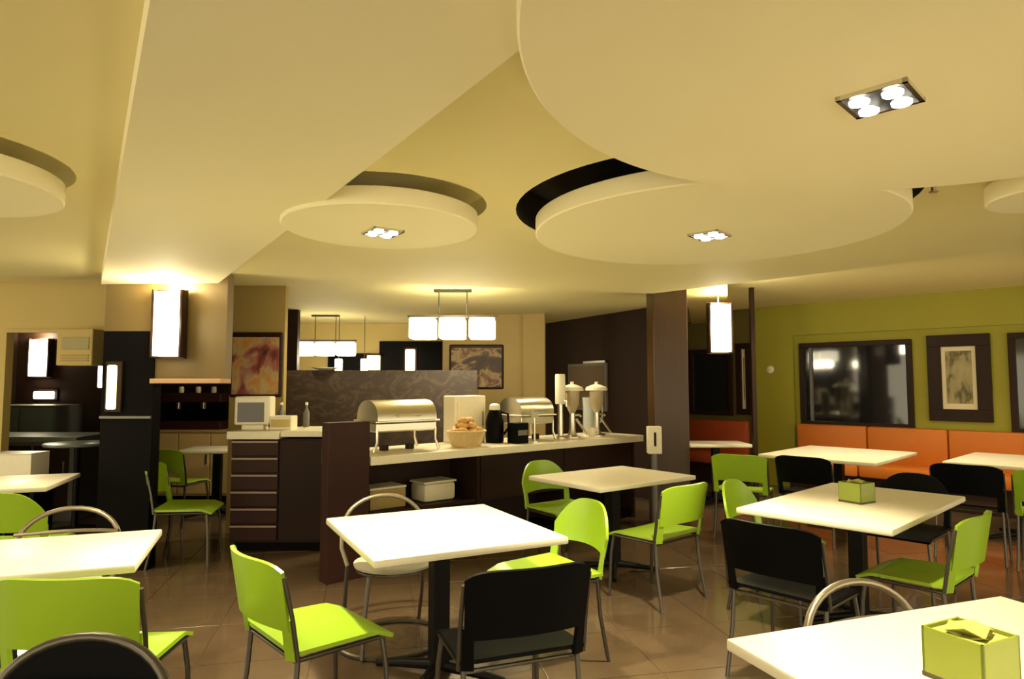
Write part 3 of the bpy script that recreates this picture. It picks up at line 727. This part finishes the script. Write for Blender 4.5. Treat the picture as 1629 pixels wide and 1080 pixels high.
def tube_chair(pad):
    t = thing('tube_chair', '', 'chair')
    bm = BM(); n = 20
    pts = [(-.235, -.17, .42)] + [(-.262 * math.cos(math.pi * k / n), -.19 - .07 * math.sin(math.pi * k / n) - .02, .52 + .28 * max(0, math.sin(math.pi * k / n)) ** .65) for k in range(n + 1)] + [(.235, -.17, .42)]
    tube(bm, pts, .013, 10); part('back_rim', bm, M_rim if pad else M_frame, t, 'arched tube rim', True)
    bm = BM(); pts = [(-.255 + .51 * k / 10, -.2 - .055 * math.sin(math.pi * k / 10), .68) for k in range(11)]
    tube(bm, pts, .010, 8); part('cross_bar', bm, M_rim if pad else M_frame, t, None, True)
    if not pad:
        def fb(u, v):
            a = math.pi * (1 - u); top = .52 + .272 * max(0, math.sin(a)) ** .65
            return (.258 * math.cos(a), -.215 - .065 * math.sin(a), .50 + (top - .50) * v)
        bm = BM(); shell(bm, fb, 20, 6, .012); part('backrest', bm, M_bplast, t, 'solid black arched back', True)
    def fs(u, v):
        a = u * 2 * math.pi; r = v
        return (.235 * r * math.cos(a), .005 + .225 * r * math.sin(a), .455 - .02 * (1 - r * r))
    bm = BM(); lathe(bm, [(.02, .432), (.20, .436), (.232, .448), (.235, .462), (.21, .466), (.10, .452), (.01, .447)], 28); part('seat', bm, M_seatgrey if pad else M_bplast, t, 'pale round seat pad' if pad else None, True)
    for sx in (-1, 1):
        bm = BM(); tube(bm, [(sx * .235, -.17, .43), (sx * .24, -.2, .2), (sx * .235, -.24, .012)], .012, 8); part('leg', bm, M_frame, t, None, True)
        bm = BM(); tube(bm, [(sx * .19, .15, .43), (sx * .22, .18, .2), (sx * .235, .2, .012)], .012, 8); part('leg', bm, M_frame, t, None, True)
    bm = BM(); tube(bm, [(.31 * math.cos(k * math.pi / 16), -.02 + .29 * math.sin(k * math.pi / 16), .012) for k in range(32)], .012, 6, True); part('floor_ring', bm, M_frame, t, None, True)
    bm = BM(); tube(bm, [(.215 * math.cos(k * math.pi / 12), .0 + .19 * math.sin(k * math.pi / 12), .43) for k in range(24)], .010, 6, True); part('seat_ring', bm, M_frame, t, None, True)
    return t
PROTO = {}
def chair(kind, x, y, face, label):
    if kind not in PROTO:
        PROTO[kind] = {'green': lambda: shell_chair(M_gplast, False), 'green_arch': lambda: shell_chair(M_gplast, True),
                       'black': lambda: shell_chair(M_bplast, False), 'black_arch': lambda: shell_chair(M_bplast, True),
                       'tube': lambda: tube_chair(True), 'tube_black': lambda: tube_chair(False)}[kind]()
        o = PROTO[kind]
    else: o = copy_tree(PROTO[kind])
    o.location = (x, y, 0); o.rotation_euler = (0, 0, R(face - 90)); o['label'] = label; o['category'] = 'chair'
    o['group'] = {'g': 'green plastic chairs', 'b': 'black plastic chairs', 't': 'arched tube chairs'}[kind[0]]
    return o
chair('green', -.84, 2.92, 42, 'green chair left of the centre table, seat fully in view')
chair('black', -.03, 2.80, 111, 'black chair with its back to the camera at the centre table')
chair('green_arch', .18, 3.77, 210, 'green round-backed chair right of the centre table')
chair('tube', -.69, 3.95, 297, 'pale-seated arched tube chair behind the centre table')
chair('green_arch', .44, 5.66, 307, 'green chair half hidden behind the table by the buffet')
chair('green', 1.01, 4.77, 130, 'green chair in front of the buffet table, right side')
chair('green_arch', 1.79, 4.52, 318, 'bright green round-backed chair left of the mid right table')
chair('black', 1.46, 3.48, 42, 'black chair with its back to the camera at the mid right table')
chair('green', 2.25, 3.74, 131, 'green chair pulled up right of the mid right table')
chair('tube', 1.29, 2.12, 290, 'arched tube chair behind the nearest right table')
chair('black', 2.92, 6.46, 45, 'black chair at the left bench table')
chair('black', 4.02, 5.85, 48, 'black chair at the bench table by the right edge')
chair('green', 4.40, 5.42, 50, 'green chair cut off by the right edge of the photo')
chair('black_arch', 2.82, 4.85, 223, 'black chair peeking over the far side of the mid right table')
chair('green', 2.32, 6.66, 60, 'dark-looking green chair between pillar and left bench table')
chair('green', -1.60, 2.68, 92, 'green chair with back to the camera at the left table')
chair('tube_black', -1.17, 1.6, 268, 'black arch-backed chair closest to the camera, bottom left')
chair('green_arch', -3.27, 4.48, 102, 'green chair cut by the left edge at the farther table')
chair('tube', -2.40, 3.50, 284, 'arched tube chair behind the nearest left table')
chair('green', -2.76, 5.72, 12, 'green chair beside the black column, facing the desk')
chair('green', -3.62, 7.22, 80, 'shaded green chair at the small alcove table')
